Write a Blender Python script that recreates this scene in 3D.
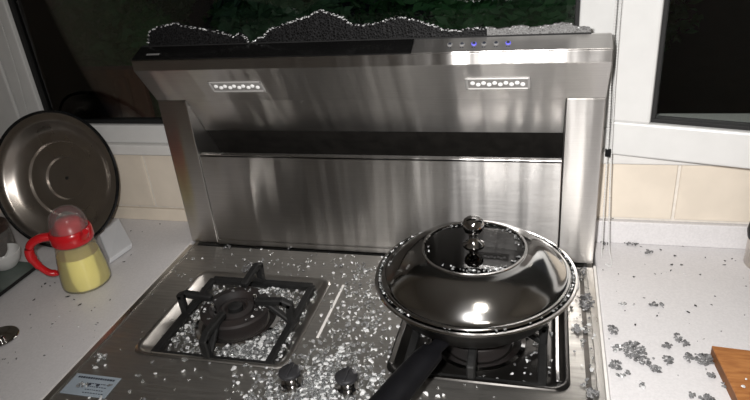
import bpy, bmesh, math, random
from mathutils import Vector, Matrix
random.seed(7)
S = bpy.context.scene
C = S.collection
for o in list(bpy.data.objects): bpy.data.objects.remove(o)

# ------------------------------------------------------------------ camera
CAM = Vector((0.3367, -1.1177, 0.7117)); FPX = 635.85
YAW, PITCH, ROLL = 0.2859, -0.4641, -0.0958
_f = Vector((-math.sin(YAW)*math.cos(PITCH), math.cos(YAW)*math.cos(PITCH), math.sin(PITCH)))
_r0 = Vector((math.cos(YAW), math.sin(YAW), 0)); _u0 = _r0.cross(_f)
_r = _r0*math.cos(ROLL) + _u0*math.sin(ROLL); _u = -_r0*math.sin(ROLL) + _u0*math.cos(ROLL)
cd = bpy.data.cameras.new('camera'); cam = bpy.data.objects.new('camera', cd); C.objects.link(cam)
cd.sensor_width = 36; cd.lens = FPX/750*36; cd.clip_start = 0.01
M4 = Matrix((( _r.x, _u.x, -_f.x, CAM.x), (_r.y, _u.y, -_f.y, CAM.y), (_r.z, _u.z, -_f.z, CAM.z), (0, 0, 0, 1)))
cam.matrix_world = M4
S.camera = cam
# ------------------------------------------------------------------ world (night) + lights
wd = bpy.data.worlds.new('night'); S.world = wd; wd.use_nodes = True
wd.node_tree.nodes['Background'].inputs[0].default_value = (0.10, 0.13, 0.20, 1)
wd.node_tree.nodes['Background'].inputs[1].default_value = 0.13
def area(name, loc, target, size, watt, col=(1, 1, 1), spread=math.pi):
    l = bpy.data.lights.new(name, 'AREA'); l.shape = 'DISK'; l.size = size; l.energy = watt; l.color = col; l.spread = spread
    o = bpy.data.objects.new(name, l); C.objects.link(o); o.location = loc
    o.rotation_euler = (Vector(target) - Vector(loc)).to_track_quat('-Z', 'Y').to_euler(); return o
# the camera's own flash, just above the lens
area('flash', CAM + _u*0.045 - _r*0.055 + _f*0.02, (0.40, -0.05, 0.12), 0.035, 10.3, (1.0, 0.975, 0.955), math.radians(125))
# unseen ceiling lamp, added for weak fill light
area('ceiling_fill_light', (0.55, -1.3, 1.62), (0.55, -1.2, 0), 0.34, 4.4, (1.0, 0.93, 0.84))
S.view_settings.view_transform = 'Standard'; S.view_settings.look = 'None'
S.view_settings.exposure = 0.0; S.view_settings.gamma = 1.0; S.view_settings.use_curve_mapping = False

# ------------------------------------------------------------------ helpers
def ray(px, py):
    return _f + _r*((px-375)/FPX) + _u*((200-py)/FPX)
def on(px, py, z=0.0):                 # point of the horizontal surface at height z
    d = ray(px, py); t = (z-CAM.z)/d.z; return CAM + d*t
def onY(px, py, y):                    # point of the upright surface at depth y
    d = ray(px, py); t = (y-CAM.y)/d.y; return CAM + d*t

ANR = 0.25
def nt(m): return m.node_tree.nodes, m.node_tree.links
def mat(name, col, rough=0.5, metal=0.0, var=0.0, vscale=20, bump=0.0, bscale=60, trans=0.0, ior=1.45,
        stretch=(1, 1, 1), aniso=0.0, rvar=0.0, coat=0.0, emit=None, estr=1.0, col2=None, spec=0.5, wave=0.0):
    m = bpy.data.materials.new(name); m.use_nodes = True
    N, L = nt(m); p = N['Principled BSDF']
    p.inputs['Base Color'].default_value = (*col, 1); p.inputs['Roughness'].default_value = rough
    p.inputs['Metallic'].default_value = metal; p.inputs['IOR'].default_value = ior
    p.inputs['Transmission Weight'].default_value = trans; p.inputs['Coat Weight'].default_value = coat
    p.inputs['Specular IOR Level'].default_value = spec
    tc = N.new('ShaderNodeTexCoord'); mp = N.new('ShaderNodeMapping'); mp.inputs['Scale'].default_value = stretch
    L.new(tc.outputs['Object'], mp.inputs['Vector'])
    nz = N.new('ShaderNodeTexNoise'); nz.inputs['Scale'].default_value = vscale; nz.inputs['Detail'].default_value = 5
    L.new(mp.outputs[0], nz.inputs['Vector'])
    if var or col2:
        mx = N.new('ShaderNodeMix'); mx.data_type = 'RGBA'
        a = col; b = col2 if col2 else tuple(min(1, c*(1-var)) for c in col)
        mx.inputs[6].default_value = (*a, 1); mx.inputs[7].default_value = (*b, 1)
        rp = N.new('ShaderNodeMapRange'); rp.inputs[1].default_value = 0.35; rp.inputs[2].default_value = 0.65
        L.new(nz.outputs['Fac'], rp.inputs[0]); L.new(rp.outputs[0], mx.inputs[0]); L.new(mx.outputs[2], p.inputs['Base Color'])
    if rvar:
        rr = N.new('ShaderNodeMapRange'); rr.inputs[1].default_value = 0.3; rr.inputs[2].default_value = 0.7
        rr.inputs[3].default_value = rough-rvar; rr.inputs[4].default_value = rough+rvar
        L.new(nz.outputs['Fac'], rr.inputs[0]); L.new(rr.outputs[0], p.inputs['Roughness'])
    if bump:
        n2 = N.new('ShaderNodeTexNoise'); n2.inputs['Scale'].default_value = bscale; n2.inputs['Detail'].default_value = 4
        L.new(mp.outputs[0], n2.inputs['Vector'])
        bp = N.new('ShaderNodeBump'); bp.inputs['Strength'].default_value = bump; bp.inputs['Distance'].default_value = 0.002
        L.new(n2.outputs['Fac'], bp.inputs['Height']); L.new(bp.outputs[0], p.inputs['Normal'])
        if wave:                       # sheet metal is never quite flat: slow swells along its length
            m3 = N.new('ShaderNodeMapping'); m3.inputs['Scale'].default_value = (9, .6, .6); L.new(tc.outputs['Object'], m3.inputs['Vector'])
            n3 = N.new('ShaderNodeTexNoise'); n3.inputs['Scale'].default_value = 1.0; n3.inputs['Detail'].default_value = 2.5; L.new(m3.outputs[0], n3.inputs['Vector'])
            b3 = N.new('ShaderNodeBump'); b3.inputs['Strength'].default_value = wave; b3.inputs['Distance'].default_value = 0.012
            L.new(n3.outputs['Fac'], b3.inputs['Height']); L.new(bp.outputs[0], b3.inputs['Normal']); L.new(b3.outputs[0], p.inputs['Normal'])
    if aniso:
        p.inputs['Anisotropic'].default_value = aniso; p.inputs['Anisotropic Rotation'].default_value = ANR
        cx = N.new('ShaderNodeCombineXYZ'); cx.inputs[0].default_value = 1.0
        L.new(cx.outputs[0], p.inputs['Tangent'])
    if emit:
        p.inputs['Emission Color'].default_value = (*emit, 1); p.inputs['Emission Strength'].default_value = estr
    return m
def thin_glass(name, tint=(1, 1, 1), rough=0.02, refl=1.0, ior=1.5, haze=0.0):
    m = bpy.data.materials.new(name); m.use_nodes = True; N, L = nt(m)
    N.remove(N['Principled BSDF']); out = N['Material Output']
    tr = N.new('ShaderNodeBsdfTransparent'); tr.inputs[0].default_value = (*tint, 1)
    gl = N.new('ShaderNodeBsdfGlossy'); gl.inputs['Roughness'].default_value = rough
    fr = N.new('ShaderNodeFresnel'); fr.inputs[0].default_value = ior
    mu = N.new('ShaderNodeMath'); mu.operation = 'MULTIPLY'; mu.inputs[1].default_value = refl
    nz = N.new('ShaderNodeTexNoise'); nz.inputs['Scale'].default_value = 9
    tc = N.new('ShaderNodeTexCoord'); L.new(tc.outputs['Object'], nz.inputs['Vector'])
    bp = N.new('ShaderNodeBump'); bp.inputs['Strength'].default_value = 0.01; L.new(nz.outputs['Fac'], bp.inputs['Height']); L.new(bp.outputs[0], gl.inputs['Normal'])
    L.new(fr.outputs[0], mu.inputs[0])
    mx = N.new('ShaderNodeMixShader'); L.new(mu.outputs[0], mx.inputs[0]); L.new(tr.outputs[0], mx.inputs[1]); L.new(gl.outputs[0], mx.inputs[2])
    if haze:                           # some pale diffuse mixed over the glass
        df = N.new('ShaderNodeBsdfDiffuse'); df.inputs[0].default_value = (.8, .8, .78, 1); m2 = N.new('ShaderNodeMixShader'); m2.inputs[0].default_value = haze
        L.new(mx.outputs[0], m2.inputs[1]); L.new(df.outputs[0], m2.inputs[2]); L.new(m2.outputs[0], out.inputs[0])
    else: L.new(mx.outputs[0], out.inputs[0])
    return m

steel = mat('brushed_steel', (0.60, 0.585, 0.57), 0.30, 1.0, var=0.07, vscale=16, bump=0.004, bscale=20, stretch=(1, 30, 30), aniso=0.85, rvar=0.02, wave=0.9)
steel_top = mat('hob_steel', (0.47, 0.455, 0.43), 0.48, 1.0, var=0.2, vscale=8, bump=0.05, bscale=12, stretch=(2, 20, 20), rvar=0.06)
steel_tray = mat('tray_steel', (0.62, 0.60, 0.57), 0.32, 1.0, var=0.2, vscale=14, bump=0.08, bscale=40, rvar=0.06)
polished = mat('polished_steel', (0.60, 0.595, 0.585), 0.12, 1.0, var=0.12, vscale=7, bump=0.02, bscale=40, rvar=0.04)
polished_old = mat('worn_polished_steel', (0.62, 0.575, 0.53), 0.30, 1.0, var=0.2, vscale=9, bump=0.04, bscale=30, rvar=0.06)
chrome = mat('chrome', (0.8, 0.8, 0.8), 0.1, 1.0, var=0.05)
steel_dark = mat('groove_steel', (0.12, 0.11, 0.10), 0.5, 0.8, var=0.3)
dark_steel = mat('dark_wok_iron', (0.03, 0.028, 0.026), 0.32, 0.8, var=0.3, vscale=18, bump=0.1)
cast_iron = mat('cast_iron', (0.012, 0.012, 0.012), 0.6, 0.0, spec=0.3, var=0.4, vscale=50, bump=0.3, bscale=150)
burner_mat = mat('burner_enamel', (0.016, 0.015, 0.015), 0.6, 0.0, spec=0.25, col2=(0.022, 0.017, 0.016), vscale=25, bump=0.2, bscale=90)
black_plastic = mat('black_plastic', (0.005, 0.005, 0.006), 0.40, 0, var=0.3, vscale=40, bump=0.05, spec=0.18)
knob_m = mat('knob_dark_metal', (0.06, 0.06, 0.065), 0.35, 0.6, var=0.3)
black_glass_and_reflection = mat('black_glass_and_reflection', (0.006, 0.006, 0.006), 0.22, 0, var=0.3)  # also the dark reflection painted on the left control strip
black_rubber = mat('black_rubber', (0.008, 0.008, 0.008), 0.7, 0, var=0.3, bump=0.1)
dark_void = mat('filter_and_shade_dark', (0.02, 0.018, 0.016), 0.6, 0.4, var=0.4, vscale=40, bump=0.2)  # hood filter and inside; also shade painted on the lower slanted panel
counter_m = mat('white_quartz', (0.66, 0.645, 0.65), 0.38, 0, var=0.09, vscale=260, bump=0.02, bscale=200)
white_trim = mat('white_sealant', (0.75, 0.73, 0.70), 0.45, 0, var=0.1, vscale=60, bump=0.05)
upvc = mat('white_window_plastic', (0.60, 0.60, 0.59), 0.35, 0, var=0.04, vscale=30, bump=0.02)
sill_m = mat('sill_white', (0.66, 0.65, 0.63), 0.5, 0, var=0.08, vscale=25, bump=0.04)
tile_m = mat('cream_tile', (0.72, 0.645, 0.545), 0.3, 0, var=0.10, vscale=12, bump=0.03, bscale=40)
grout_m = mat('grout', (0.70, 0.66, 0.60), 0.8, 0, var=0.1, vscale=80, bump=0.2)
curb_m = mat('cream_upstand', (0.74, 0.66, 0.55), 0.45, 0, var=0.06, vscale=20, bump=0.02)
wall_m = mat('plaster', (0.62, 0.58, 0.52), 0.8, 0, var=0.06, vscale=10, bump=0.1)
ceil_m = mat('ceiling_paint', (0.7, 0.68, 0.65), 0.85, 0, var=0.04, bump=0.08)
floor_m = mat('brown_floor', (0.20, 0.14, 0.105), 0.45, 0, var=0.35, vscale=5, stretch=(1, 8, 1), bump=0.05)
cab_m = mat('cabinet_wood', (0.30, 0.16, 0.09), 0.45, 0, var=0.35, vscale=6, stretch=(12, 12, 1), bump=0.05)
wood_board = mat('orange_wood', (0.40, 0.165, 0.045), 0.5, 0, col2=(0.27, 0.095, 0.022), vscale=9, stretch=(4, 22, 4), bump=0.1, bscale=20)
wood_edge = mat('board_edge', (0.20, 0.075, 0.02), 0.6, 0, var=0.3, vscale=20, bump=0.1)
glass_win = thin_glass('window_glass', (0.90, 0.92, 0.90), 0.01, 1.8)
jug_glass = thin_glass('jug_glass', (0.97, 0.97, 0.96), 0.04, 0.7, haze=0.10)
lid_glass = thin_glass('lid_glass', (0.35, 0.35, 0.35), 0.05, 1.6)
oil_m = mat('cooking_oil', (1.0, 0.90, 0.30), 0.08, 0, var=0.03, trans=0.06, ior=1.3)
red_pl = mat('red_plastic', (0.62, 0.012, 0.018), 0.25, 0, var=0.15, vscale=20, coat=0.3)
red_clear = mat('red_inner_cap', (0.55, 0.02, 0.03), 0.3, 0, var=0.2)
slab_m = mat('white_plastic', (0.62, 0.63, 0.65), 0.4, 0, var=0.05, bump=0.02)
ceramic = mat('white_ceramic', (0.72, 0.72, 0.71), 0.2, 0, var=0.04, coat=0.4)
jar_dark = mat('dark_spice', (0.05, 0.028, 0.02), 0.6, 0, var=0.5, vscale=90, bump=0.4)
green_glass = mat('green_black_glass', (0.10, 0.13, 0.115), 0.18, 0, var=0.15, coat=0.3)
sticker_m = mat('sticker_blue_grey', (0.30, 0.35, 0.40), 0.4, 0, var=0.1)
ink_m = mat('dark_ink', (0.03, 0.035, 0.05), 0.6, 0, var=0.1)
ink_grey = mat('grey_ink', (0.25, 0.25, 0.25), 0.6, 0, var=0.1)
crumb_m = mat('crumbled_glass', (0.9, 0.91, 0.91), 0.10, 0, var=0.2, vscale=120, trans=0.3, ior=1.5, bump=0.4, bscale=300, spec=0.8)
crumb_grey = mat('grey_crumbled_glass', (0.42, 0.425, 0.43), 0.12, 0, var=0.4, vscale=200, trans=0.5, ior=1.5, bump=0.4, bscale=300, spec=0.8)
crumb_clear = mat('clear_crumbled_glass', (0.9, 0.92, 0.92), 0.05, 0, var=0.1, vscale=200, trans=0.92, ior=1.5, bump=0.5, bscale=300, spec=0.9)
crumb_dark = mat('ink_backed_glass', (0.27, 0.27, 0.275), 0.22, 0, var=0.7, vscale=160, trans=0.15, bump=0.5, bscale=300, spec=0.7)
fleck_m = mat('black_glass_fleck', (0.02, 0.02, 0.02), 0.3, 0, var=0.4, vscale=150, bump=0.3)
led_white = mat('led_bulb', (0.8, 0.8, 0.8), 0.25, 0, var=0.05, emit=(1, 0.97, 0.92), estr=0.12)
led_frame = mat('lamp_frame', (0.42, 0.41, 0.40), 0.4, 0.2, var=0.1)
led_tray = mat('lamp_tray', (0.30, 0.29, 0.28), 0.4, 0.2, var=0.15)
led_blue = mat('blue_indicator', (0.1, 0.1, 0.5), 0.3, 0, var=0.05, emit=(0.22, 0.2, 1.0), estr=0.45)
lamp_diff = mat('fill_lamp_diffuser', (0.9, 0.9, 0.85), 0.5, 0, var=0.02, emit=(1, 0.93, 0.84), estr=1.5)  # glowing face of the added ceiling fill lamp
leaf_m = [mat('leaf_green_%s' % n, c, 0.45, 0, var=0.4, vscale=6) for n, c in
          (('deep', (0.075, 0.235, 0.085)), ('mid', (0.11, 0.30, 0.12)), ('grey', (0.12, 0.25, 0.14)))]
bark_m = mat('bark', (0.05, 0.035, 0.025), 0.9, 0, var=0.4, bump=0.5)
soil_m = mat('soil', (0.02, 0.022, 0.014), 0.95, 0, var=0.5, vscale=8, bump=0.5)
fence_m = mat('red_brown_timber', (0.26, 0.10, 0.06), 0.6, 0, var=0.4, vscale=10, stretch=(8, 8, 1), bump=0.2)
stone_m = mat('grey_stone', (0.22, 0.22, 0.21), 0.8, 0, var=0.3, vscale=15, bump=0.3)
# shattered standing glass: crazed into small cells with pale cracks
def crazed(name, base, crack, scale=230):
    m = mat(name, base, 0.45, 0, spec=0.12); N, L = nt(m); p = N['Principled BSDF']
    tc = N.new('ShaderNodeTexCoord'); v = N.new('ShaderNodeTexVoronoi'); v.feature = 'DISTANCE_TO_EDGE'; v.inputs['Scale'].default_value = scale
    L.new(tc.outputs['Object'], v.inputs['Vector'])
    v2 = N.new('ShaderNodeTexVoronoi'); v2.inputs['Scale'].default_value = scale; L.new(tc.outputs['Object'], v2.inputs['Vector'])
    mr = N.new('ShaderNodeMapRange'); mr.inputs[1].default_value = 0.02; mr.inputs[2].default_value = 0.12; L.new(v.outputs['Distance'], mr.inputs[0])
    mx = N.new('ShaderNodeMix'); mx.data_type = 'RGBA'; L.new(mr.outputs[0], mx.inputs[0])
    mx.inputs[6].default_value = (*crack, 1)
    m2 = N.new('ShaderNodeMix'); m2.data_type = 'RGBA'; m2.inputs[6].default_value = (*base, 1); m2.inputs[7].default_value = (*[c*0.6 for c in base], 1)
    sp = N.new('ShaderNodeSeparateColor'); L.new(v2.outputs['Color'], sp.inputs[0]); L.new(sp.outputs[0], m2.inputs[0])
    L.new(m2.outputs[2], mx.inputs[7]); L.new(mx.outputs[2], p.inputs['Base Color'])
    bp = N.new('ShaderNodeBump'); bp.inputs['Strength'].default_value = 0.35; bp.inputs['Distance'].default_value = 0.002
    L.new(v2.outputs['Distance'], bp.inputs['Height']); L.new(bp.outputs[0], p.inputs['Normal']); return m
crazed_dark = crazed('crazed_dark_glass', (0.004, 0.004, 0.004), (0.020, 0.020, 0.021))
crazed_pale = crazed('crazed_pale_glass', (0.155, 0.153, 0.15), (0.21, 0.21, 0.21))

def link(name, me, m, parent=None):
    o = bpy.data.objects.new(name, me); C.objects.link(o)
    if m is not None and not me.materials: me.materials.append(m)
    if parent: o.parent = parent
    return o
def obj(name, bm, m, parent=None, smooth=False):
    me = bpy.data.meshes.new(name)
    bmesh.ops.recalc_face_normals(bm, faces=bm.faces)
    bm.to_mesh(me); bm.free()
    if smooth:
        for p in me.polygons: p.use_smooth = True
        me.set_sharp_from_angle(angle=math.radians(38))
    return link(name, me, m, parent)
def tag(o, label=None, cat=None, group=None, kind=None):
    for k, v in (('label', label), ('category', cat), ('group', group), ('kind', kind)):
        if v: o[k] = v
    return o
def thing(name, label, cat, loc=(0, 0, 0), group=None, kind=None):
    o = bpy.data.objects.new(name, None); C.objects.link(o); o.location = loc; o.empty_display_size = 0.05
    return tag(o, label, cat, group, kind)
def add_box(bm, x0, x1, y0, y1, z0, z1, bev=0.0, seg=2):
    b2 = bmesh.new()
    vs = [b2.verts.new((x, y, z)) for x in (x0, x1) for y in (y0, y1) for z in (z0, z1)]
    for f in ((0, 1, 3, 2), (4, 6, 7, 5), (0, 4, 5, 1), (2, 3, 7, 6), (0, 2, 6, 4), (1, 5, 7, 3)): b2.faces.new([vs[i] for i in f])
    bmesh.ops.recalc_face_normals(b2, faces=b2.faces)
    if bev: bmesh.ops.bevel(b2, geom=list(b2.edges), offset=bev, segments=seg, affect='EDGES', profile=0.5)
    merge(bm, b2); return bm
def merge(bm, b2):
    t = bpy.data.meshes.new('t'); b2.to_mesh(t); b2.free(); bm.from_mesh(t); bpy.data.meshes.remove(t)
def box(x0, x1, y0, y1, z0, z1, bev=0.0, seg=2): return add_box(bmesh.new(), x0, x1, y0, y1, z0, z1, bev, seg)
def prism_x(prof, x0, x1, bev=0.0):
    bm = bmesh.new()
    a = [bm.verts.new((x0, y, z)) for y, z in prof]; b = [bm.verts.new((x1, y, z)) for y, z in prof]
    n = len(prof); bm.faces.new(a); bm.faces.new(b[::-1])
    for i in range(n): bm.faces.new((a[i], b[i], b[(i+1) % n], a[(i+1) % n]))
    bmesh.ops.recalc_face_normals(bm, faces=bm.faces)
    if bev: bmesh.ops.bevel(bm, geom=list(bm.edges), offset=bev, segments=2, affect='EDGES', profile=0.5)
    return bm
def lathe(prof, seg=48, closed=False):
    bm = bmesh.new(); rings = []
    for r, z in prof:
        if r < 1e-5: rings.append([bm.verts.new((0, 0, z))])
        else: rings.append([bm.verts.new((r*math.cos(2*math.pi*i/seg), r*math.sin(2*math.pi*i/seg), z)) for i in range(seg)])
    pairs = list(zip(rings, rings[1:])) + ([(rings[-1], rings[0])] if closed else [])
    for a, b in pairs:
        for i in range(seg):
            j = (i+1) % seg
            if len(a) == 1 and len(b) == 1: continue
            if len(a) == 1: bm.faces.new((a[0], b[j], b[i]))
            elif len(b) == 1: bm.faces.new((a[i], a[j], b[0]))
            else: bm.faces.new((a[i], a[j], b[j], b[i]))
    return bm
def tube(pts, rad, seg=10, squash=1.0, caps=True):
    bm = bmesh.new(); P = [Vector(p) for p in pts]; n = len(P); rings = []
    R = rad if isinstance(rad, (list, tuple)) else [rad]*n
    for i, p in enumerate(P):
        t = (P[min(i+1, n-1)]-P[max(i-1, 0)]).normalized()
        ref = Vector((0, 0, 1)) if abs(t.z) < 0.9 else Vector((1, 0, 0))
        a = t.cross(ref).normalized(); b = a.cross(t).normalized()
        rings.append([bm.verts.new(p + a*math.cos(2*math.pi*k/seg)*R[i] + b*math.sin(2*math.pi*k/seg)*R[i]*squash) for k in range(seg)])
    for a, b in zip(rings, rings[1:]):
        for k in range(seg): bm.faces.new((a[k], a[(k+1) % seg], b[(k+1) % seg], b[k]))
    if caps: bm.faces.new(rings[0][::-1]); bm.faces.new(rings[-1])
    return bm
def smooth_path(pts, n=8):
    P = [Vector(p) for p in pts]; out = []
    for i in range(len(P)-1):
        p0, p1, p2, p3 = P[max(i-1, 0)], P[i], P[i+1], P[min(i+2, len(P)-1)]
        for k in range(n):
            t = k/n
            out.append(0.5*((2*p1)+(p2-p0)*t+(2*p0-5*p1+4*p2-p3)*t*t+(3*p1-p0-3*p2+p3)*t**3))
    out.append(P[-1]); return out
def fine(prof, n=4): return [(p.x, p.z) for p in smooth_path([(r_, 0, z_) for r_, z_ in prof], n)]
def rrect(x0, x1, y0, y1, r, n=5):
    out = []
    for cx, cy, a0 in ((x1-r, y1-r, 0), (x0+r, y1-r, 90), (x0+r, y0+r, 180), (x1-r, y0+r, 270)):
        for k in range(n+1):
            a = math.radians(a0+90*k/n); out.append((cx+r*math.cos(a), cy+r*math.sin(a)))
    return out
def slab(outline, z0, z1, bev=0.0):
    bm = bmesh.new()
    a = [bm.verts.new((x, y, z0)) for x, y in outline]; b = [bm.verts.new((x, y, z1)) for x, y in outline]; n = len(a)
    bm.faces.new(a[::-1]); top = bm.faces.new(b)
    for i in range(n): bm.faces.new((a[i], a[(i+1) % n], b[(i+1) % n], b[i]))
    bmesh.ops.recalc_face_normals(bm, faces=bm.faces)
    if bev: bmesh.ops.bevel(bm, geom=list(top.edges), offset=bev, segments=2, affect='EDGES', profile=0.5)
    return bm

# ------------------------------------------------------------------ the room
WY = 0.108; CT = -0.002                # wall plane, counter top height
def struct(name, bm, m, label, parent=None):
    o = obj(name, bm, m, parent)
    if parent is None: tag(o, label, None, None, 'structure')
    return o
RX0, RX1, RY0, FZ, CZ = -1.9, 1.7, -2.7, -0.9, 1.65
struct('floor', box(RX0-.1, RX1+.1, RY0-.1, WY+.2, FZ-.1, FZ), floor_m, 'brown kitchen floor below the counter')
struct('ceiling', box(RX0-.1, RX1+.1, RY0-.1, WY+.2, CZ, CZ+.1), ceil_m, 'plain pale kitchen ceiling')
struct('wall_left', box(RX0-.1, RX0, RY0, WY+.2, FZ, CZ), wall_m, 'plain beige plaster wall at the left end of the kitchen')
struct('wall_right', box(RX1, RX1+.1, RY0, WY+.2, FZ, CZ), wall_m, 'plain beige plaster wall at the right end of the kitchen')
struct('wall_front', box(RX0, RX1, RY0-.1, RY0, FZ, CZ), wall_m, 'plain beige plaster wall behind the camera')
# back wall with two window openings
bm = bmesh.new()
OZ0, OZ1 = 0.19, 1.45
W1 = (-0.905, 0.405); W2 = (0.452, 1.25)
add_box(bm, RX0, RX1, WY, WY+.14, FZ, OZ0)
add_box(bm, RX0, RX1, WY, WY+.14, OZ1, CZ)
add_box(bm, RX0, W1[0], WY, WY+.14, OZ0, OZ1); add_box(bm, W1[1], W2[0], WY, WY+.14, OZ0, OZ1); add_box(bm, W2[1], RX1, WY, WY+.14, OZ0, OZ1)
wallb = struct('wall_back', bm, grout_m, 'cream tiled kitchen wall under the windows')
TP, TX0 = 0.296, 0.594
for k in range(-8, 4):                 # one course of tiles, each a piece of the wall
    x0, x1 = TX0+TP*k+.003, TX0+TP*(k+1)-.003
    if x1 < RX0 or x0 > RX1: continue
    z0 = 0.036 if x0 < -0.5 else 0.054
    if -0.43 < x0 and x1 < 0.43: continue
    obj('tile', box(max(x0, RX0), min(x1, RX1), WY-.005, WY+.001, z0, 0.176, .0015, 1), tile_m, wallb)
struct('trim_1', box(RX0, -0.44, WY-.010, WY, CT, 0.031, .002), curb_m, 'cream upstand strip along the back of the left counter')
struct('trim_2', box(0.444, RX1, WY-.014, WY, CT, 0.049, .002), counter_m, 'white upstand strip along the back of the right counter')
struct('trim_3', box(RX0, -.444, WY-.022, WY+.04, 0.180, 0.206, .003), sill_m, 'white window sill ledge above the tiles left of the hood')
struct('trim_5', box(.444, RX1, WY-.022, WY+.04, 0.180, 0.206, .003), sill_m, 'white window sill ledge above the tiles right of the hood')
# window 1: fixed light on the left, dark gasket round the pane
def frame_xz(x0, x1, z0, z1, w, y0, y1, bev=.003):
    bm = bmesh.new()
    add_box(bm, x0, x1, y0, y1, z0, z0+w, bev); add_box(bm, x0, x1, y0, y1, z1-w, z1, bev)
    add_box(bm, x0, x0+w, y0, y1, z0+w, z1-w, bev); add_box(bm, x1-w, x1, y0, y1, z0+w, z1-w, bev); return bm
w1 = thing('window_1', None, None, (0, WY, 0.206), kind='structure'); w1['label'] = 'fixed dark window pane in white frame behind the cooker'
F1 = (-0.90, 0.465)
bm = bmesh.new()
add_box(bm, F1[0], F1[1], -.008, .05, 0.0, .044, .003); add_box(bm, F1[0], F1[1], -.008, .05, 1.2, 1.244, .003)
add_box(bm, F1[0], -.836, -.008, .05, .044, 1.2, .003); add_box(bm, .393, F1[1], -.008, .05, .044, 1.2, .003)
obj('window_frame', bm, upvc, w1)
obj('gasket', frame_xz(-.838, .395, .042, 1.202, .009, .004, .03, .001), black_rubber, w1)
obj('pane', box(-.83, .388, .014, .018, .05, 1.195), glass_win, w1)
obj('mullion_left', box(-1.02, -.902, -.012, .05, 0, 1.244, .004), upvc, w1)
# window 2: casement swung open into the room, hinged beside the cooker hood
w2 = thing('window_2', None, None, (0.464, 0.085, 0.213), kind='structure'); w2['label'] = 'white framed casement window standing ajar into the room at the right'
w2.rotation_euler = (0, 0, math.atan2(-0.058, 0.226))
obj('window_frame', frame_xz(0, .76, 0, 1.22, .066, -.028, .022, .004), upvc, w2)
obj('gasket', frame_xz(.064, .696, .064, 1.156, .009, -.016, .006, .001), black_rubber, w2)
obj('pane', box(.07, .69, -.006, -.002, .07, 1.15), glass_win, w2)
obj('handle', box(.715, .735, -.075, -.028, .5, .62, .005), upvc, w2)
struct('trim_4', frame_xz(W2[0]+.004, W2[1], .206, OZ1, .05, WY+.002, WY+.06), upvc, 'white fixed frame of the right window opening')
# counters, base cabinets (mostly below the view)
def counter(name, x0, x1, label):
    o = obj(name, box(x0, x1, -.56, WY, CT-.04, CT, .004), counter_m); tag(o, label, 'countertop'); return o
counter('countertop', RX0, -.446, 'pale speckled countertop left of the stove')
counter('countertop', .446, RX1, 'bright white countertop right of the stove')
for xs, nm in (((RX0, -1.18, -.446), 'left'), ((.446, 1.07, RX1), 'right')):
    for i in range(2):
        t = thing('base_cabinet', 'brown base cabinet %s under the %s countertop' % (('next to the stove' if (i == 1) == (nm == 'left') else 'at the far end'), nm), 'cabinet', ((xs[i]+xs[i+1])/2, -.2, FZ), 'base cabinets')
        hw = (xs[i+1]-xs[i])/2-.002
        obj('body', box(-hw, hw, -.32, .30, 0, CT-.042-FZ), cab_m, t)
        for s in (-1, 1):
            d = obj('door', box(min(0, s*hw)+.003, max(0, s*hw)-.003, -.342, -.322, .09, CT-.05-FZ, .003), cab_m, t)
            obj('handle', box(s*.03-.005, s*.03+.005, -.362, -.342, .6, .72, .003), chrome, d)
t = thing('ceiling_fill_lamp', 'round flat lamp added unseen on the kitchen ceiling for fill light', 'lamp', (0.55, -1.3, CZ))  # visible body of the added fill lamp
obj('lamp_base', lathe([(0, 0), (.2, 0), (.2, -.012), (0, -.012)]), upvc, t)
obj('diffuser', lathe([(.19, -.012), (.185, -.02), (.15, -.026), (0, -.027)]), lamp_diff, t, True)

# ------------------------------------------------------------------ the stove (hob)
hob = thing('gas_stove', 'brown grey steel two-burner gas stove strewn with glass', 'stove', (0, 0, 0))
RL = (-.357, -.068, -.372, -.112); RR = (.105, .386, -.356, -.105)
outer = [(-.44, -.60), (.44, -.60), (.44, -.010), (-.44, -.010)]
def plate_with_holes(outer, holes, z):
    bm = bmesh.new(); edges = []
    for loop in [outer]+holes:
        vs = [bm.verts.new((x, y, z)) for x, y in loop]
        for i in range(len(vs)): edges.append(bm.edges.new((vs[i], vs[(i+1) % len(vs)])))
    bmesh.ops.triangle_fill(bm, use_beauty=True, edges=edges)
    return bm
bm = plate_with_holes(outer, [rrect(*RL, .022), rrect(*RR, .022)], 0.0)
r = bmesh.ops.extrude_face_region(bm, geom=list(bm.faces))
for v in r['geom']:
    if isinstance(v, bmesh.types.BMVert): v.co.z -= .004
obj('top_plate', bm, steel_top, hob)
bm = bmesh.new()
add_box(bm, -.44, .44, -.58, .10, FZ, -.05); add_box(bm, -.44, .44, -.59, -.58, FZ, -.005)
add_box(bm, -.44, -.43, -.58, .1, -.05, -.005); add_box(bm, .43, .44, -.58, .1, -.05, -.005); add_box(bm, -.43, .43, .09, .1, -.05, -.002)
obj('body', bm, steel_top, hob)
obj('rear_channel', box(-.44, .44, -.010, .008, -.02, -.008), black_rubber, hob)
def tray(rc, m, deep, nm):
    x0, x1, y0, y1 = rc; bm = bmesh.new(); loops = []
    for ins, z in ((-.004, .0008), (-.002, .0028), (.002, .0030), (.006, .0005), (.019, -deep+.001), (.026, -deep)):
        loops.append([bm.verts.new((x, y, z)) for x, y in rrect(x0+ins, x1-ins, y0+ins, y1-ins, .022)])
    for a, b in zip(loops, loops[1:]):
        for i in range(len(a)): bm.faces.new((a[i], a[(i+1) % len(a)], b[(i+1) % len(a)], b[i]))
    bm.faces.new(loops[-1]); return obj(nm, bm, m, hob, True)
tray(RL, steel_tray, .014, 'burner_tray'); tray(RR, dark_steel, .014, 'burner_tray')
obj('rim', slab(rrect(RR[0]-.001, RR[0]+.008, RR[2]+.02, RR[3]-.02, .003), .001, .0045, .001), chrome, hob)
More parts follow.
